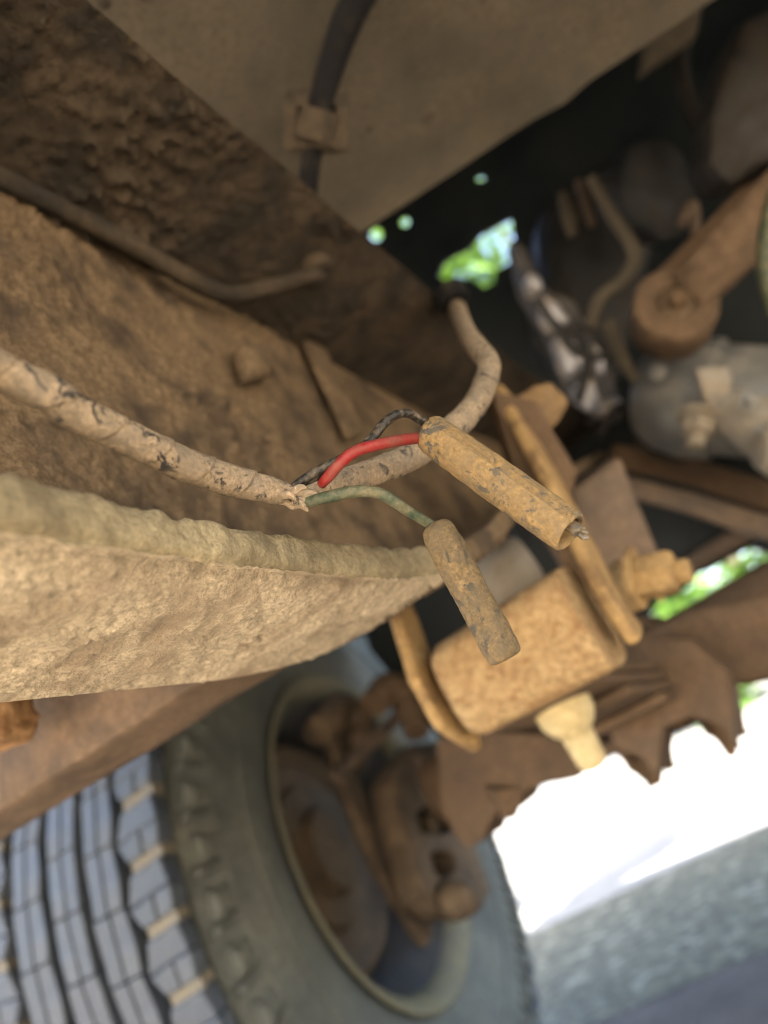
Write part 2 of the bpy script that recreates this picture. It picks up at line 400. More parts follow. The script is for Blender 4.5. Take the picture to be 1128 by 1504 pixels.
b = bm_(); tube(b, [P(560, -60, .40), P(515, 20, .42), P(487, 95, .44), P(468, 165, .45), P(458, 225, .455), P(450, 290, .465)], [.0088, .0088, .0082, .0072, .0064, .0064], 18, 8); obj('hose', b, M['black_rubber'], TR, label='black rubber hose hanging from the floor panel')
def clip():
    b = bm_(); ax = (P(458, 225, .455)-P(487, 95, .44)).normalized(); o = P(464, 190, .447)
    rr = []
    lathe(b, o-ax*.010, ax, [(0, .0085), (0, .0115), (.017, .0115), (.017, .0085)], 24, closed=True)
    for s in (-1, 1):
        q = o + RT*(s*.0155); 
        prism(b, [q+UP*.020-RT*.004, q+UP*.020+RT*.004, q-UP*.012+RT*.004, q-UP*.012-RT*.004], FWD*.006, .0015)
    prism(b, [o+UP*.002-RT*.017, o+UP*.002+RT*.016, o-UP*.010+RT*.014, o-UP*.011-RT*.013], -FWD*.004+FWD*.014, .001)
    prism(b, [o+UP*.024-RT*.019, o+UP*.026+RT*.019, o+UP*.016+RT*.019, o+UP*.014-RT*.019], FWD*.02, .002)
    return rough(b, .0006, 150, 1)
obj('hose_clip', clip(), M['rail_dark'], TR)

# --- body above (shades everything)
b = bm_(); vbox(b, (-.84, -.80, FZ+.016), (1.3, .47, 1.5), .03); obj('cab_body', b, M['body'], TR)
b = bm_(); vbox(b, (-.84, .50, .96), (1.3, 1.12, 1.0), .01); obj('bonnet', b, M['body'], TR)
b = bm_(); vbox(b, (-.92, .50, .42), (-.90, 1.12, .958), .004); obj('wing_panel', b, M['body'], TR)
b = bm_(); vbox(b, (1.28, .50, .10), (1.3, 1.12, .958), .004); obj('wing_panel', b, M['body'], TR)

def sunup(px, py, z):
    g = onZ(px, py, -CAM.z); return g + sdir*(z/sdir.z)
for pts, wd in (([(740, 1345), (800, 1302), (860, 1280), (940, 1245), (1000, 1205), (1060, 1165), (1128, 1128), (1250, 1060)], [.2, .34, .30, .36, .42, .30, .25, .25]), ([(830, 1345), (880, 1300), (930, 1268), (985, 1232)], [.10, .25, .3, .2])):
    b = bm_(); strip(b, [sunup(px, py, 2.7) for px, py in pts], wd, (0, 0, .03), .004); obj('shadow_board', b, M['body'], TR)  # unseen boards added high overhead to cast the streaks on the sunlit ground
# --- inner panel with gaps through which the trees show
def curve_plate(outer, holes, y, th):
    cu = bpy.data.curves.new('tmp', 'CURVE'); cu.dimensions = '2D'; cu.fill_mode = 'BOTH'; cu.extrude = th/2
    for poly in [outer]+holes:
        sp = cu.splines.new('POLY'); sp.points.add(len(poly)-1); sp.use_cyclic_u = True
        for q, p in zip(sp.points, poly): q.co = (p.x, p.z, 0, 1)
    o = bpy.data.objects.new('tmp', cu); C.objects.link(o); dg = bpy.context.evaluated_depsgraph_get(); dg.update()
    me = bpy.data.meshes.new_from_object(o.evaluated_get(dg)); b = bm_(); b.from_mesh(me)
    bpy.data.objects.remove(o); bpy.data.curves.remove(cu); bpy.data.meshes.remove(me)
    for v in b.verts: v.co = Vector((v.co.x, y-v.co.z, v.co.y))
    return b
PY = 1.02
def disc(cx, cy, rx, ry, n=14): return [onY(cx+rx*math.cos(2*math.pi*k/n), cy+ry*math.sin(2*math.pi*k/n), PY) for k in range(n)]
gap = [onY(px, py, PY) for px, py in [(643, 408), (655, 384), (690, 366), (706, 346), (752, 322), (758, 365), (752, 385), (728, 400), (728, 416), (712, 424), (692, 410), (665, 414)]]
outer = [V(-.52, PY, .30)]+[onY(px, py, PY) for px, py in [(528, 900), (545, 955), (590, 1010), (650, 1090), (720, 1120), (800, 1090), (880, 1010), (940, 930), (965, 880), (1000, 850), (1040, 838), (1128, 790), (1300, 690)]]+[V(1.27, PY, .2), V(1.27, PY, .955), V(-.91, PY, .955), V(-.91, PY, .48), V(-.52, PY, .42)]
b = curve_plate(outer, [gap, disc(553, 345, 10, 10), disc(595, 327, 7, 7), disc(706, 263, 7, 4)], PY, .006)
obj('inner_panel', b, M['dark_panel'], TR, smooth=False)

# --- spring hanger, shackle plates, eye bush, leaf spring
EY, EZ = .392, .050
b = bm_()
lathe(b, V(-.177, EY, EZ+.001), (1, 0, 0), [(0, .012), (.001, .0195), (.004, .0245), (.009, .0275), (.05, .0285), (.0865, .029), (.0885, .0285), (.089, .027), (.089, .012)], 96, lambda t_, a, r: (abs(math.cos(a))**4+abs(math.sin(a))**4)**-.25+.012*noise.fractal(Vector((t_*60, math.cos(a)*2, math.sin(a)*2)), .9, 2, 4), up=(0, -1, -.13))
eye = obj('spring_eye', b, M['bush'], TR, label='tan dusted block shaped spring eye bush')
b = bm_(); strip(b, [onX(735, 585, -.080), onX(768, 650, -.080), onX(810, 730, -.080), onX(868, 850, -.080), onX(905, 915, -.080), onX(925, 945, -.080)], [.028, .027, .026, .026, .027, .020], (.008, 0, 0))
sp = obj('shackle_plate', rough(b, .0007, 90, 2), M['tan_steel'], TR)
b = bm_(); strip(b, [onX(562, 855, -.192), onX(592, 930, -.192), onX(615, 1005, -.192), onX(640, 1050, -.192), onX(690, 1088, -.192)], [.024, .025, .026, .028, .020], (.008, 0, 0))
obj('shackle_plate', rough(b, .0007, 90, 2), M['tan_steel'], TR)
b = bm_(); hexbolt(b, P(930, 850, .44), -FWD*.5+RT*.8+UP*.2, .013, .022, True, .006); obj('shackle_bolt', rough(b, .001, 90, 1), M['tan_steel'], TR)
b = bm_(); prism(b, [P(735, 600, .47), P(770, 572, .47), P(815, 560, .47), P(838, 590, .47), P(824, 625, .47), P(790, 648, .47), P(765, 660, .47)], FWD*.04, .004); obj('hanger_lug', rough(b, .003, 60, 2), M['hanger'], TR)
b = bm_(); prism(b, [P(720, 570, .46), P(790, 590, .46), P(850, 690, .46), P(830, 760, .46), P(900, 905, .47), P(870, 900, .47), P(760, 700, .46)], FWD*.03, .004); obj('spring_hanger', rough(b, .0015, 60, 2), M['brown_steel'], TR)
b = bm_(); prism(b, [P(838, 722, .60), P(912, 668, .60), P(985, 850, .60), P(955, 880, .60), P(893, 868, .60)], FWD*.03, .006); obj('spring_bracket', rough(b, .0012, 50, 2), M['greybrown'], TR)
b = bm_(); prism(b, [P(905, 835, .5), P(950, 820, .5), P(975, 850, .5), P(950, 905, .5), P(915, 900, .5)], FWD*.035, .008); obj('spacer_block', rough(b, .0015, 70, 2), M['tan_steel'], TR)
b = bm_(); hexbolt(b, P(960, 850, .495), (RT*.9-FWD*.5+UP*.3), .011, .012, True, .0); obj('hanger_nut', rough(b, .0008, 90, 1), M['tan_steel'], TR)
# leaves of the spring
lf = None
for k in range(5):
    b = bm_(); L = [1.0, .92, .74, .56, .40][k]
    pts_t, pts_b = [], []
    N = 24
    for i in range(N+1):
        u = -1+2*i/N; y = .86 + u*.47*L; s = (y-.86)/.47
        z = .022 + .022*s*s - .0085*k
        xs = -.192+.012*s*s*(1 if s < 0 else 0); pts_t.append(V(-.187, y, z)); pts_b.append(V(-.187, y, z-.0072))
    prism(b, pts_t+pts_b[::-1], (.068, 0, 0), .0015, 1); obj('spring_leaf', b, M['brown_steel'], TR)

# --- axle, spring seat, U-bolts
b = bm_(); tube(b, [V(-.48, .875, .02), V(-.30, .87, .025), V(-.05, .86, .03), V(.2, .86, .03)], [.040, .040, .042, .046], 32, 4, lambda s, a, p: 1+.03*noise.fractal(p*40, .9, 2, 3)); ax_ = obj('axle_tube', b, M['brown_steel'], TR)
b = bm_(); lathe(b, V(.36, .73, .05), (0, 1, 0), [(0, .05), (.02, .10), (.06, .135), (.12, .145), (.19, .135), (.24, .10), (.26, .05)], 40); obj('differential', b, M['brown_steel'], TR)
b = bm_(); vbox(b, (-.222, .80, -.036), (-.116, .92, -.022), .004); obj('spring_plate', rough(b, .002, 50, 2), M['brown_steel'], TR)
for y in (.81, .905):
    b = bm_(); X0, X1 = -.216, -.130
    tube(b, [V(X0, y, -.072), V(X0, y, -.03), V(X0, y, .05), V(X0+.02, y, .078), V((X0+X1)/2, y, .086), V(X1-.02, y, .078), V(X1, y, .05), V(X1, y, -.03), V(X1, y, -.072)], .0075, 12, 6)
    ub = obj('u_bolt', b, M['brown_steel'], TR)
    for x in (X0, X1):
        b = bm_(); lathe(b, V(x, y, -.037), (0, 0, -1), [(0, .0165), (.012, .0165), (.018, .012), (.026, .009)], 9); obj('nut', b, M['brown_steel'], ub)
# lower castings hanging round the axle
b = bm_(); prism(b, [onY(px, py, .70) for px, py in [(640, 1085), (720, 1075), (800, 1080), (860, 1100), (905, 1085), (930, 1122), (900, 1108), (846, 1143), (805, 1150), (768, 1162), (762, 1186), (748, 1197), (733, 1186), (718, 1210), (706, 1238), (688, 1246), (668, 1230), (648, 1190)]], (0, .06, 0), .002); obj('steering_arm', rough(b, .0016, 30, 2), M['brown_steel'], TR)
b = bm_(); prism(b, [onY(px, py, .66) for px, py in [(890, 985), (945, 935), (1010, 940), (1070, 985), (1078, 1040), (1074, 1095), (1062, 1070), (1015, 1050), (975, 1070), (964, 1143), (945, 1115), (905, 1100), (880, 1050)]], (0, .07, 0), .002); obj('axle_bracket', rough(b, .0016, 30, 2), M['brown_steel'], TR)
b = bm_(); prism(b, [onY(px, py, .72) for px, py in [(700, 1010), (790, 1000), (1000, 900), (1128, 870), (1200, 900), (1200, 985), (1080, 1010), (980, 1050), (900, 1085), (800, 1120), (700, 1140)]], (0, .05, 0), .01); obj('axle_housing', rough(b, .004, 22, 3), M['brown_steel'], TR)
for (x0, y0, x1, y1, d, w0, w1) in ((938, 1060, 965, 1150, .74, 84, 16), (1046, 1020, 1075, 1108, .70, 70, 16), (740, 1150, 747, 1198, .72, 56, 26), (905, 1075, 930, 1118, .74, 46, 22), (985, 1030, 1000, 1064, .74, 60, 40)):
    b = bm_(); pts = [P(x0+(x1-x0)*t_, y0+(y1-y0)*t_, d) for t_ in (0, .3, .6, .85, 1)]
    tube(b, pts, [(w0+(w1-w0)*t_)/2/FOC*d for t_ in (0, .25, .6, .85, 1)], 14, 5, lambda s_, a, p: 1+.18*noise.fractal(p*70, .9, 2, 3)); obj('mud_caked_stud', b, M['brown_steel'], TR)
# cream boot under the eye
b = bm_(); a0, a1 = P(808, 1005, .47), P(872, 1122, .47); axv = (a1-a0).normalized(); Lb = (a1-a0).length
lathe(b, a0, axv, [(0, .016), (.004, .0195), (Lb*.40, .0185), (Lb*.52, .015), (Lb*.60, .0105), (Lb*.95, .0100), (Lb, .008)], 28); obj('rubber_boot', b, M['cream'], TR, label='cream rubber boot below the spring eye')
b = bm_(); lathe(b, P(690, 880, .55), (P(760, 830, .55)-P(690, 880, .55)), [(0, .018), (.004, .021), (.05, .021), (.054, .018)], 24); obj('damper_end', b, M['pale'], TR)

# --- right side: rods, gearbox, rusty arm, brackets
def rod(name, pts, r, mat, n=6, seg=18, **k):
    b = bm_(); tube(b, [P(*p) for p in pts], r, seg, n, lambda s, a, p: 1+.06*noise.fractal(p*50, .9, 2, 3)); return obj(name, b, mat, TR, **k)
b = bm_(); strip(b, [P(900, 668, .95), P(1010, 690, .92), P(1150, 735, .88), P(1250, 770, .86)], [.03, .034, .036, .036], FWD*.02); obj('stabiliser_bar', b, M['brown_steel'], TR)
b = bm_(); strip(b, [P(915, 712, .86), P(1020, 740, .83), P(1150, 782, .80), P(1250, 815, .78)], [.022, .024, .026, .026], FWD*.02); obj('tie_rod', b, M['greybrown'], TR)
b = bm_(); strip(b, [P(960, 868, .9), P(1040, 815, .9), P(1150, 755, .9), P(1230, 710, .9)], [.02, .022, .022, .022], FWD*.02); obj('drag_link', b, M['greybrown'], TR)
b = bm_(); prism(b, [P(700, 690, 1.05), P(840, 560, 1.05), P(980, 610, 1.05), P(1200, 560, 1.05), P(1230, 850, 1.05), P(1080, 790, 1.05), P(1000, 880, 1.05), P(860, 900, 1.05)], FWD*.05, .01); obj('crossmember', rough(b, .004, 20, 2), M['engine'], TR)
# gearbox casing
g0 = P(1045, 585, .80)
b = bm_(); lathe(b, P(1010, 585, .82), (RT*.8-UP*.15-FWD*.55), [(-.055, .02), (-.05, .045), (-.03, .060), (0, .066), (.03, .066), (.032, .060), (.09, .058), (.14, .05)], 40, lambda t_, a, r: 1+.03*noise.noise(Vector((t_*30, math.cos(a)*2, math.sin(a)*2)))); gb = obj('gearbox', b, M['alloy'], TR, label='grey cast gearbox casing at the right')
b = bm_(); prism(b, [P(1022, 540, .70), P(1070, 538, .70), P(1078, 560, .70), P(1062, 592, .70), P(1040, 598, .70)], FWD*.008, .0025); gp = obj('mount_plate', b, M['pale'], gb)
b = bm_(); lathe(b, P(1052, 586, .698), FWD, [(0, .004), (0, .0055), (.006, .0055), (.006, .004)], 20, closed=True); obj('bolt_hole', b, M['alloy'], gb)
b = bm_(); hexbolt(b, P(1030, 612, .72), -UP*.9-RT*.3-FWD*.3, .016, .016, True, .012); obj('drain_plug', rough(b, .001, 60, 1), M['pale'], gb)
rod('exhaust_pipe', [(1060, 600, .72), (1100, 618, .70), (1150, 650, .68), (1220, 700, .66)], [.020, .026, .028, .03], M['pale'])
b = bm_(); lathe(b, P(1135, 660, .62), RT, [(-.014, .006), (-.012, .016), (0, .024), (.02, .026), (.05, .02)], 28); obj('pipe_flange', b, M['pale'], TR)
# rusty arm with bush
e0 = P(988, 462, .70); axn = (-FWD*.9+UP*.25-RT*.2).normalized()
b = bm_(); lathe(b, e0-axn*.022, axn, [(0, .018), (0, .036), (.004, .039), (.040, .039), (.044, .036), (.044, .018)], 40, closed=True)
arm_pts = [P(1000, 448, .70), P(1050, 400, .69), P(1105, 345, .68), P(1190, 265, .67)]
strip(b, arm_pts, [.044, .046, .052, .06], axn*.026, .006)
ar = obj('control_arm', rough(b, .0012, 60, 1), M['rust'], TR, label='rusty brown control arm with a round bush end')
b = bm_(); lathe(b, e0-axn*.018, axn, [(0, .0055), (0, .0165), (.038, .0165), (.042, .012), (.042, .0055)], 28, closed=True); obj('bush', b, M['brake'], ar)
b = bm_(); hexbolt(b, e0+axn*.022, axn, .008, .008); obj('arm_bolt', b, M['brown_steel'], ar)
rod('arm_brace', [(960, 420, .72), (1010, 370, .72), (1060, 320, .71), (1110, 265, .70), (1160, 220, .70)], .008, M['brown_steel'])
rod('side_pipe', [(1140, 280, .55), (1126, 340, .55), (1124, 400, .55), (1140, 460, .55)], .006, M['green'], label='greenish pipe at the right edge')
rod('engine_hose', [(1010, 20, .85), (1000, 90, .84), (1015, 160, .84), (1050, 215, .83), (1062, 260, .83)], .009, M['dark_brown'])
rod('engine_hose', [(880, 640, .86), (905, 600, .85), (925, 610, .84), (950, 660, .84), (1000, 672, .84), (1050, 640, .82)], .005, M['dark_brown'])
rod('breather_pipe', [(1000, 330, .82), (1018, 300, .82), (1022, 360, .82), (1018, 420, .82)], .006, M['greybrown'])
for px, py, d in ((1100, 590, .66), (1118, 640, .65), (965, 545, .74)):
    b = bm_(); hexbolt(b, P(px, py, d), -FWD, .006, .006); obj('flange_bolt', b, M['alloy'], gb)
# bent bracket rod
rod('bent_rod', [(868, 262, .85), (895, 310, .84), (925, 355, .83), (932, 380, .83), (915, 410, .83), (880, 440, .84), (868, 480, .85)], [.0065, .007, .008, .008, .0075, .007, .007], M['floor'], label='bent dusty steel rod in front of the dark engine')
b = bm_(); strip(b, [P(893, 470, .8), P(915, 525, .8), P(935, 560, .8)], [.016, .014, .008], FWD*.006, .001); obj('hanger_strip', b, M['floor'], TR)
b = bm_(); strip(b, [P(826, 280, .95), P(838, 320, .95), P(842, 345, .95)], [.010, .018, .010], FWD*.01, .001); obj('bracket_tab', b, M['floor'], TR)
b = bm_(); strip(b, [P(850, 262, .97), P(862, 300, .97), P(872, 330, .97)], [.008, .012, .008], FWD*.01, .001); obj('bracket_tab', b, M['greybrown'], TR)
# engine block, accessory pulleys and pale castings along it
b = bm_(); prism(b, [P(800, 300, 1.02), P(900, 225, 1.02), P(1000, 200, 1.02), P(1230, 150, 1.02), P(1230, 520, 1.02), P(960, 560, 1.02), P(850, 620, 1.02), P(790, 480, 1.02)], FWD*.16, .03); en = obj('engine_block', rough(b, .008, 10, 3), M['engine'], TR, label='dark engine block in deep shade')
b = bm_(); lathe(b, P(925, 300, .93), -FWD*.9+RT*.4, [(0, .055), (.05, .060), (.055, .055), (.06, .02)], 36); obj('oil_filter', b, M['engine'], TR)
b = bm_(); strip(b, [P(965, 210, .9), P(990, 250, .9), P(995, 310, .9)], [.02, .026, .012], FWD*.02, .004); obj('engine_bracket', b, M['dark_panel'], TR)
b = bm_(); prism(b, [P(955, 30, .8), P(975, -30, .8), P(1040, -30, .8), P(1025, 50, .8), P(965, 90, .8), P(942, 108, .8)], FWD*.02, .004); obj('heat_shield', b, M['floor'], TR)
b = bm_(); prism(b, [P(1045, 160, .66), P(1090, 30, .66), P(1240, -60, .66), P(1240, 220, .66), P(1110, 245, .66), P(1075, 275, .66), P(1040, 240, .66)], FWD*.05, .012); obj('bell_housing', rough(b, .003, 25, 2), M['dark_brown'], TR)
random.seed(3)
b = bm_(); prism(b, [P(752, 345, .97), P(778, 372, .97), P(803, 425, .96), P(845, 440, .95), P(868, 490, .95), P(905, 560, .94), P(915, 618, .94), P(868, 622, .94), P(838, 556, .95), P(812, 492, .96), P(770, 425, .97)], FWD*.05, .006)
ca = obj('engine_casting', rough(b, .003, 40, 4), M['alloy_dark'], TR, label='pale ribbed casting on the dark engine')
for q in ([(800, 432), (822, 446), (840, 470), (815, 482), (798, 462)], [(818, 490), (846, 500), (860, 540), (838, 552), (824, 520)], [(845, 566), (872, 552), (884, 598), (862, 606)], [(872, 500), (886, 520), (892, 552), (878, 546)], [(775, 398), (794, 402), (800, 424), (780, 426)]):
    b = bm_(); prism(b, [P(x, y, .93) for x, y in q], FWD*.045, .006); obj('casting_boss', rough(b, .0015, 60, 2), M['silver'], ca)
b = bm_(); lathe(b, P(872, 604, .92), (RT*.95+UP*.25), [(0, .008), (.003, .011), (.030, .011), (.034, .008)], 24); obj('drain_valve', b, M['silver'], ca)
for q in ([(810, 470), (850, 520), (905, 522)], [(790, 440), (830, 486), (880, 470)], [(845, 470), (862, 530), (850, 590)]):
    b = bm_(); tube(b, [P(x, y, .905) for x, y in q], .005, 10, 6); obj('engine_cable', b, M['engine'], TR)

# --- outrigger and body mount at the left
b = bm_(); prism(b, [onY(325, 985, .232), onY(0, 1192, .232), onY(-250, 1345, .232), onY(-250, 1250, .232), onY(0, 960, .232), onY(200, 850, .232)], (0, .05, 0), .004); og = obj('outrigger', rough(b, .001, 60, 3), M['rust'], TR, label='brown outrigger arm behind the pale rail flange')
b = bm_(); lathe(b, onY(8, 1092, .205), (0, 0, 1), [(0, .008), (.001, .0125), (.006, .015), (.02, .0145), (.03, .013)], 32, lambda t_, a, r: 1+.06*noise.fractal(Vector((math.cos(a)*2, math.sin(a)*2, t_*90)), .9, 2, 4)); obj('body_mount', rough(b, .0022, 130, 2), M['orange_rust'], TR)

# ------------------------------------------------------------------ wheel
YAW = .113; WC = V(-.588, .884, .016)-Vector((math.cos(YAW), math.sin(YAW), 0))*.127
def wl(prof, mirror=False): return prof
b = bm_()
def wobj(*a, **k):
    o = obj(*a, origin=WC, **k); o.rotation_euler.z = YAW; return o
half = [(.098, .203), (.118, .213), (.126, .232), (.136, .262), (.138, .285), (.1355, .287), (.1355, .292), (.138, .294), (.136, .330), (.1335, .333), (.131, .358), (.122, .374), (.06, .381), (0, .383)]
prof = half + [(-x, r) for x, r in half[-2::-1]] + [(-.09, .20), (.09, .20)]
lathe(b, WC, (1, 0, 0), prof, 120, closed=True); ty = wobj('tyre', b, M['carcass'], TR, angle=35, label='black tyre with a dusty blocky tread')
def block(pts, h, z0, split=None, dustbar=None, bev=.0016):
    b = bm_()
    for poly in pts:
        q = [Vector((x, y, z0 - (x*x*.45 if abs(x) > 0 else 0))) for x, y in poly]
        prism(b, q, (0, 0, h), bev, 1)
    n0 = len(b.faces)
    if dustbar:
        prism(b, [Vector((x, y, z0)) for x, y in dustbar], (0, 0, h*.80), 0)
        b.faces.ensure_lookup_table()
        for f in b.faces[n0:]: f.material_index = 1
    return b
NB = 46; PT = 2*math.pi*.399/NB
def bmesh_to_me(name, b, mats):
    me = bpy.data.meshes.new(name); bmesh.ops.recalc_face_normals(b, faces=b.faces); b.to_mesh(me); b.free()
    for mm in mats: me.materials.append(mm)
    return me
p2 = PT/2
g = .0022
shoulder = block([[(-.015, -p2+.003), (.002, -p2+.0045), (.002, -.001), (-.026, -.006)], [(.0035, -p2+.0045), (.021, -p2+.006), (.024, 0), (.0035, -.001)], [(-.026, -.0045), (.024, .0012), (.020, p2-.003), (-.017, p2-.007)]], .019, -.015,
                 None, [(-.015, p2-.007), (.022, p2-.003), (.022, p2+.006), (-.014, p2+.003)])
centre = block([[(-.0185, -p2+.0006), (-.002, -p2+.0006), (-.001, p2-.0006), (-.0195, p2-.0006)], [(.0005, -p2+.0006), (.0175, -p2+.0006), (.0195, -.004), (.0180, p2-.0006), (.0012, p2-.0006)]], .017, -.015, None, None, .0009)
lug = None
MS = {'s': bmesh_to_me('tread_block', shoulder, [M['rubber'], M['groove_dust']]), 'c': bmesh_to_me('tread_block', centre, [M['rubber']])}
b = bm_(); prism(b, [(-.004, -p2+.010, -.016), (.010, -p2+.012, -.016), (.012, .004, -.016), (-.003, p2-.012, -.016)], (0, 0, .012), .002, 1)
prism(b, [(-.004, -.012, -.036), (.008, -.010, -.036), (.008, .006, -.036), (-.004, .014, -.036)], (0, 0, .016), .002, 1)
prism(b, [(-.004, p2-.008, -.04), (.0085, p2-.006, -.04), (.0085, p2+.004, -.04), (-.004, p2+.002, -.04)], (0, 0, .042), .002, 1)
MS['l'] = bmesh_to_me('shoulder_lug', b, [M['carcass']])
for row, (x, kind, off, mir) in enumerate([(.106, 's', 0, 1), (.056, 'c', .5, 1), (.007, 'c', .2, -1), (-.042, 'c', .7, 1), (-.094, 's', .4, -1), (.129, 'l', .5, 1)]):
    for k in range(NB):
        a = 2*math.pi*(k+off)/NB
        rr = .399 if kind != 'l' else .368
        o = bpy.data.objects.new('tread_block' if kind != 'l' else 'shoulder_lug', MS[kind]); C.objects.link(o); o.parent = ty
        ctr = ORG[ty.name]
        o.location = (WC-ctr) + Vector((x, -math.sin(a)*rr, math.cos(a)*rr)); o.rotation_euler = (a, 0, 0)
        o.rotation_euler.z = random.uniform(-.035, .035); o.scale = (mir*random.uniform(.95, 1.03), 1, random.uniform(.92, 1.05))
# rim
b = bm_(); lathe(b, WC, (1, 0, 0), [(.100, .196), (.108, .200), (.118, .206), (.124, .216), (.1275, .2185), (.129, .216), (.127, .209), (.120, .202), (.112, .195), (.10, .192)], 96, closed=True); rim = wobj('rim_lip', b, M['rim_lip'], TR)
b = bm_(); lathe(b, WC, (1, 0, 0), [(.108, .194), (.085, .190), (.06, .176), (0, .172), (-.06, .168), (-.07, .10), (-.072, .03), (-.078, .03), (-.078, .105), (-.068, .176), (0, .179), (.06, .183), (.085, .197), (.108, .199)], 80, closed=True); wobj('rim_barrel', b, M['barrel'], TR)
# drum backing plate / knuckle / caliper
b = bm_(); lathe(b, WC, (1, 0, 0), [(-.06, .158), (.020, .160), (.030, .156), (.036, .146), (.030, .138), (.022, .128), (.024, .098), (.036, .092), (.040, .060), (.06, .055), (.062, .02)], 64, lambda t_, a, r: 1+.012*noise.noise(Vector((math.cos(a)*5, math.sin(a)*5, t_*30)))); br = wobj('brake_disc_shield', b, M['shield'], TR)
def plateX(outer, holes, X, th):
    """plate across the axle with real openings"""
    cu = bpy.data.curves.new('tmp', 'CURVE'); cu.dimensions = '2D'; cu.fill_mode = 'BOTH'; cu.extrude = th/2; cu.bevel_depth = .004; cu.bevel_resolution = 1
    for poly in [outer]+holes:
        sp_ = cu.splines.new('POLY'); sp_.points.add(len(poly)-1); sp_.use_cyclic_u = True
        for q, (px, py) in zip(sp_.points, poly):
            p = onX(px, py, X); q.co = (p.y, p.z, 0, 1)
    o = bpy.data.objects.new('tmp', cu); C.objects.link(o); dg = bpy.context.evaluated_depsgraph_get(); dg.update()
    me = bpy.data.meshes.new_from_object(o.evaluated_get(dg)); b = bm_(); b.from_mesh(me)
    bpy.data.objects.remove(o); bpy.data.curves.remove(cu); bpy.data.meshes.remove(me)
    for v in b.verts: v.co = Vector((X+v.co.z, v.co.x, v.co.y))
    return b
def rp(px, py, X): return onX(px, py, X)
cal = obj('brake_caliper', plateX([(562, 1150), (590, 1105), (636, 1098), (655, 1130), (664, 1195), (684, 1262), (702, 1312), (688, 1340), (640, 1345), (608, 1318), (588, 1262), (570, 1205)],
      [[(600, 1160), (622, 1136), (640, 1142), (646, 1168), (618, 1178)], [(592, 1200), (610, 1186), (655, 1190), (664, 1222), (640, 1238), (602, 1236)], [(612, 1258), (634, 1250), (652, 1262), (658, 1290), (634, 1304), (620, 1290)]], -.545, .030), M['brake'], TR)
for px, py, rr in ((628, 1212, .016), (640, 1280, .010)):
    b = bm_(); lathe(b, rp(px, py, -.566), (1, 0, 0), [(-.02, rr*.9), (.008, rr), (.012, rr*.8), (.012, rr*.4)], 20); obj('piston', b, M['shield'], cal)
for px, py in ((612, 1118), (668, 1325)):
    b = bm_(); hexbolt(b, rp(px, py, -.527), (1, 0, 0), .009, .009); obj('caliper_bolt', b, M['greybrown'], cal)
b = bm_(); tube(b, [rp(660, 1318, -.53), rp(668, 1322, -.51), rp(690, 1320, -.50)], [.022, .024, .018], 20, 5, lambda s, a, p: 1+.10*noise.fractal(p*40, .9, 2, 3)); obj('ball_joint', b, M['brake'], TR)
b = bm_(); strip(b, [rp(470, 1060, -.60), rp(500, 1140, -.60), rp(535, 1230, -.60), rp(580, 1320, -.60), rp(620, 1385, -.60)], [.03, .04, .045, .04, .03], (.016, 0, 0), .005); obj('caliper_bracket', rough(b, .003, 40, 2), M['brake'], TR)
b = bm_(); tube(b, [rp(492, 1140, -.57), rp(530, 1105, -.56), rp(575, 1062, -.54), rp(612, 1022, -.52)], .009, 14, 4); obj('brake_hose', b, M['greybrown'], TR)
b = bm_(); tube(b, [rp(465, 1075, -.58), rp(500, 1045, -.58), rp(530, 1070, -.57), rp(520, 1120, -.57)], [.020, .026, .022, .014], 16, 5, lambda s, a, p: 1+.10*noise.fractal(p*40, .9, 2, 3)); obj('wheel_cylinder', b, M['brake'], TR)
b = bm_(); tube(b, [rp(548, 1035, -.50), rp(570, 1012, -.49), rp(598, 1030, -.48), rp(612, 1075, -.47)], [.018, .022, .022, .016], 16, 5, lambda s, a, p: 1+.12*noise.fractal(p*40, .9, 2, 3)); obj('swivel_pin', b, M['brown_steel'], TR)

# ------------------------------------------------------------------ wiring harness and connectors
def pixtube(b, pts, seg, n, fn=None):
    """pts: px, py, width in px, depth"""
    return tube(b, [P(x, y, d) for x, y, w_, d in pts], [w_/FOC*d/2 for x, y, w_, d in pts], seg, n, fn)
HN = thing('wiring_harness', 'tape wrapped wiring harness, dusty beige, running along the chassis rail', 'wiring harness', P(430, 730, .2))
def tape(pitch, sw, amp, seed):
    def f(s, a, p):
        ph = (s/pitch + a/(2*math.pi)*1.0) % 1
        return 1 + sw*(ph-.5) - (.045 if ph < .06 else 0) + amp*noise.fractal(p*320+Vector((seed, 0, 0)), .9, 2.1, 4) + .035*noise.noise(p*60)
    return f
b = bm_(); pixtube(b, [(-70, 505, 58, .135), (0, 545, 58, .144), (70, 577, 58, .15), (110, 606, 56, .155), (190, 644, 52, .165), (270, 682, 50, .177), (340, 706, 47, .187), (390, 718, 40, .193), (425, 727, 32, .198), (455, 731, 22, .2)], 40, 40, tape(.0128, .07, .03, 0))
loom = obj('taped_loom', b, M['loom'], HN, angle=60)
b = bm_(); pixtube(b, [(415, 727, 26, .201), (450, 722, 32, .205), (500, 708, 38, .212), (550, 692, 40, .222), (610, 668, 40, .235), (660, 634, 40, .25), (695, 598, 38, .265), (712, 565, 36, .285), (718, 535, 34, .30), (703, 513, 32, .32), (688, 492, 28, .345), (677, 468, 26, .41), (671, 452, 25, .285/ray(671, 452).z), (666, 441, 23, .296/ray(666, 441).z), (663, 436, 22, .312/ray(663, 436).z)], 36, 24, tape(.010, .05, .035, 4))
obj('taped_loom', b, M['loom'], HN, angle=60, label='thinner loom run bending up behind the connectors')
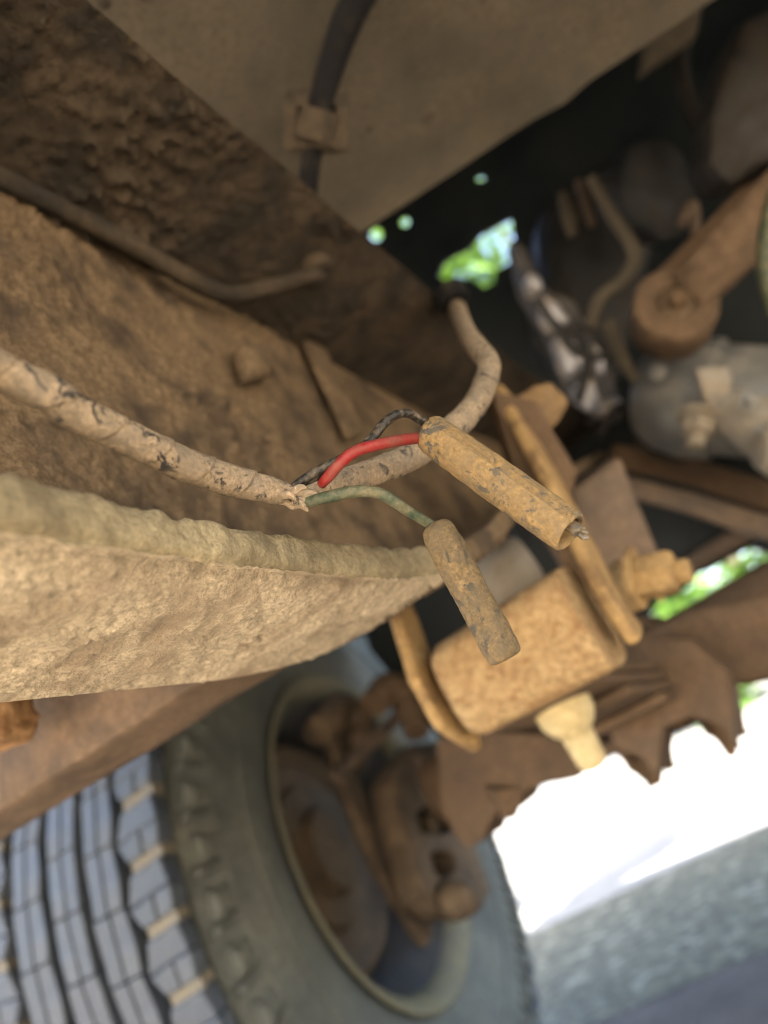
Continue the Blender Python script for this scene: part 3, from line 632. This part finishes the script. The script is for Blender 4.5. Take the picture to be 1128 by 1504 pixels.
b = bm_(); lathe(b, onZ(668, 445, .286), (0, 0, 1), [(0, .0062), (0, .0105), (.004, .0125), (.011, .0125), (.011, .0062)], 24, closed=True); obj('cable_grommet', b, M['black_rubber'], TR)
# frayed tape end where the wires branch off
random.seed(11)
b = bm_()
for k in range(10):
    x0, y0 = random.uniform(408, 462), 728+random.uniform(-8, 10); d0 = .194+random.uniform(-.002, .002)
    a = random.uniform(-.6, .8); ln = random.uniform(14, 34)
    q = [P(x0+t_*ln*math.cos(a), y0+t_*ln*math.sin(a)*.6+3*math.sin(t_*5+k), d0-.0008*t_) for t_ in (0, .33, .66, 1)]
    tube(b, q, [.0009, .0012, .0010, .0003], 7, 3)
obj('frayed_tape', b, M['loom'], HN)
# --- connector 1 (large, red and black wires)
C1 = thing('wire_connector', 'larger dusty tan connector sleeve joined by a red and a black wire', 'wire connector', P(735, 700, .2), 'wire connectors hanging from the harness')
a0, a1 = P(627, 633, .211), P(838, 783, .183)
axv = (a1-a0).normalized(); Lc = (a1-a0).length; r0 = 31/FOC*.2
def sl1(t_, a, r):
    if r < r0*.8: return 1
    q = 1 + .035*noise.fractal(Vector((t_*260, math.cos(a)*1.6, math.sin(a)*1.6)), .9, 2.1, 4)
    d = abs((a-SL1+math.pi) % (2*math.pi)-math.pi)
    if d < .10: q -= .10
    elif d < .22: q += .035
    return q + .04*math.cos(2*a)
SL1 = .25
b = bm_(); N = 70
pr = [(-.0002, r0*.25), (0, r0*.55), (.0006, r0*.82), (.0016, r0*.95)] + [(.003+(Lc-.004)*i/N, r0*(1.0+.05*math.sin(i/N*3.1)-.02*(i/N))) for i in range(N+1)] + [(Lc-.0004, r0*.96), (Lc, r0*.86), (Lc-.0003, r0*.76), (Lc-.001, r0*.70), (Lc-.006, r0*.66), (Lc-.0062, r0*.2)]
lathe(b, a0, axv, pr, 72, sl1, up=UP-FWD*.7, squash=.94); obj('sleeve', b, M['sleeve'], C1, angle=50)
b = bm_(); o_ = a1 + RT*.0015 - UP*.0002 - axv*.001
lathe(b, a1-axv*.006+UP*.0012+RT*.0010, axv, [(0, .0010), (.0005, .0017), (.0072, .0018), (.0076, .0014), (.0078, .0008)], 14, lambda t_, a, r: 1+.10*noise.noise(Vector((t_*900, math.cos(a)*3, math.sin(a)*3))))
for k in range(4):
    q = a1+UP*(.0022-.0009*k)+RT*(.0004+.0006*(k % 2)); prism(b, [q, q+UP*.0007+RT*.0002, q+UP*.0006+RT*.0016, q+RT*.0014], axv*(.0022+.0006*(k % 3)), .0001)
obj('metal_terminal', rough(b, .0003, 700, 1), M['metal'], C1)
wf = lambda s, a, p: 1+.06*noise.fractal(p*300, .9, 2, 3)
b = bm_(); pixtube(b, [(418, 728, 12, .196), (445, 705, 14, .194), (485, 682, 14.5, .194), (520, 666, 15, .195), (545, 645, 15, .198), (562, 624, 15, .201), (582, 609, 14, .203), (602, 608, 14, .207), (622, 620, 14, .210), (640, 630, 14, .212)], 18, 10, wf); obj('black_wire', b, M['black'], C1)
b = bm_(); pixtube(b, [(400, 724, 9, .197), (440, 712, 10, .196), (478, 694, 11, .1965), (505, 672, 11, .198), (530, 655, 11, .199)], 14, 8, wf); obj('black_wire', b, M['black'], C1)
b = bm_(); pixtube(b, [(472, 712, 14, .196), (482, 700, 17, .194), (500, 680, 17.5, .193), (522, 663, 17.5, .194), (560, 652, 17, .198), (600, 645, 17, .206), (625, 643, 16, .211)], 20, 10, wf); obj('red_wire', b, M['red'], C1)
# --- connector 2 (small, green wire)
C2 = thing('wire_connector', 'smaller dusty olive connector sleeve hanging straight down from a green wire', 'wire connector', P(690, 870, .19), 'wire connectors hanging from the harness')
a0, a1 = P(637, 768, .197), P(744, 968, .190)
axv2 = (a1-a0).normalized(); Lc = (a1-a0).length; r2 = 26.5/FOC*.194
def sl2(t_, a, r):
    q = 1 + .05*noise.fractal(Vector((t_*330+9, math.cos(a)*1.8, math.sin(a)*1.8)), .9, 2.1, 5)
    d = abs((a-SL2+math.pi) % (2*math.pi)-math.pi)
    if d < .10: q += .055
    elif d < .2: q -= .04
    return q
SL2 = 1.45
b = bm_()
pr = [(0, r2*.3), (.0003, r2*.6), (.0007, r2*.72), (.0014, r2*.88), (.0026, r2*.97)] + [(.004+(Lc-.006)*i/N, r2*(1.0+.03*math.sin(i/N*9)*.6+.02*math.sin(i/N*3))) for i in range(N+1)] + [(Lc-.0012, r2*.98), (Lc-.0004, r2*.9), (Lc, r2*.7), (Lc+.0001, r2*.2)]
lathe(b, a0, axv2, pr, 64, sl2, up=-RT-FWD*.8, squash=1.0); obj('sleeve', b, M['sleeve2'], C2, angle=50)
b = bm_(); pixtube(b, [(425, 738, 10, .197), (450, 737, 16, .194), (480, 730, 18, .192), (520, 722, 18, .191), (555, 724, 17.5, .192), (580, 737, 17, .193), (602, 752, 16, .195), (622, 764, 15, .197), (640, 774, 15, .198)], 20, 10, wf); obj('green_wire', b, M['green'], C2)

# ------------------------------------------------------------------ trees beyond
def tree(name, label, x, y, h, r, n, leaf, seed):
    random.seed(seed)
    T = thing(name, label, 'tree' if 'tree' in name else 'shrub', (x, y, 0), 'trees beyond the truck' if 'tree' in name else 'shrubs beyond the truck')
    b = bm_(); tube(b, [Vector((x, y, 0)), Vector((x+.1, y, h*.3)), Vector((x-.05, y+.1, h*.6)), Vector((x, y, h*.85))], [.05*r+.03, .04*r+.02, .03*r+.01, .02], 10, 3)
    cl = []
    for k in range(16):
        a = random.uniform(0, 6.28); q = Vector((x+math.cos(a)*r*random.uniform(.2, .8), y+math.sin(a)*r*random.uniform(.2, .8), random.uniform(.3 if 'tree' in name else .12, .95)*h)); cl.append(q)
        tube(b, [Vector((x, y, q.z*.6)), (Vector((x, y, q.z*.6))+q)/2+Vector((0, 0, .05)), q], [.02*r+.01, .015*r, .006], 6, 2)
    obj('trunk', b, M['bark'], T)
    b = bm_()
    for k in range(n):
        c_ = random.choice(cl); d = Vector((random.gauss(0, 1), random.gauss(0, 1), random.gauss(0, .8)))*r*.24
        p = c_+d; p.z = max(p.z, .05)
        u = Vector((random.uniform(-1, 1), random.uniform(-1, 1), random.uniform(-.6, .4))).normalized(); v_ = u.orthogonal().normalized(); s = leaf*random.uniform(.6, 1.3)
        b.faces.new([b.verts.new(p-u*s), b.verts.new(p+v_*s*.45+u*s*.1), b.verts.new(p+u*s), b.verts.new(p-v_*s*.45+u*s*.1)])
    obj('crown', b, M['leaf'], T, smooth=False)
tree('tree', 'tall leafy tree seen through the small round holes in the dark panel', -2.3, 9.0, 9.0, 2.3, 9000, .13, 1)
tree('tree', 'tall leafy tree seen through the large upper gap in the dark panel', -.5, 10.5, 9.2, 2.0, 4000, .13, 2)
tree('tree', 'round leafy tree beyond the axle at the right edge', 2.6, 12.0, 6.0, 2.4, 6000, .13, 3)
for i, (x, y, h, lab) in enumerate([(-1.2, 7.6, 1.7, 'bright green shrub behind the spring hanger, nearest the hanger nut'), (.05, 7.9, 1.9, 'bright green shrub seen low past the drag link at the right edge')]):
    tree('shrub', lab, x, y, h, .8, 2200, .08, 20+i)
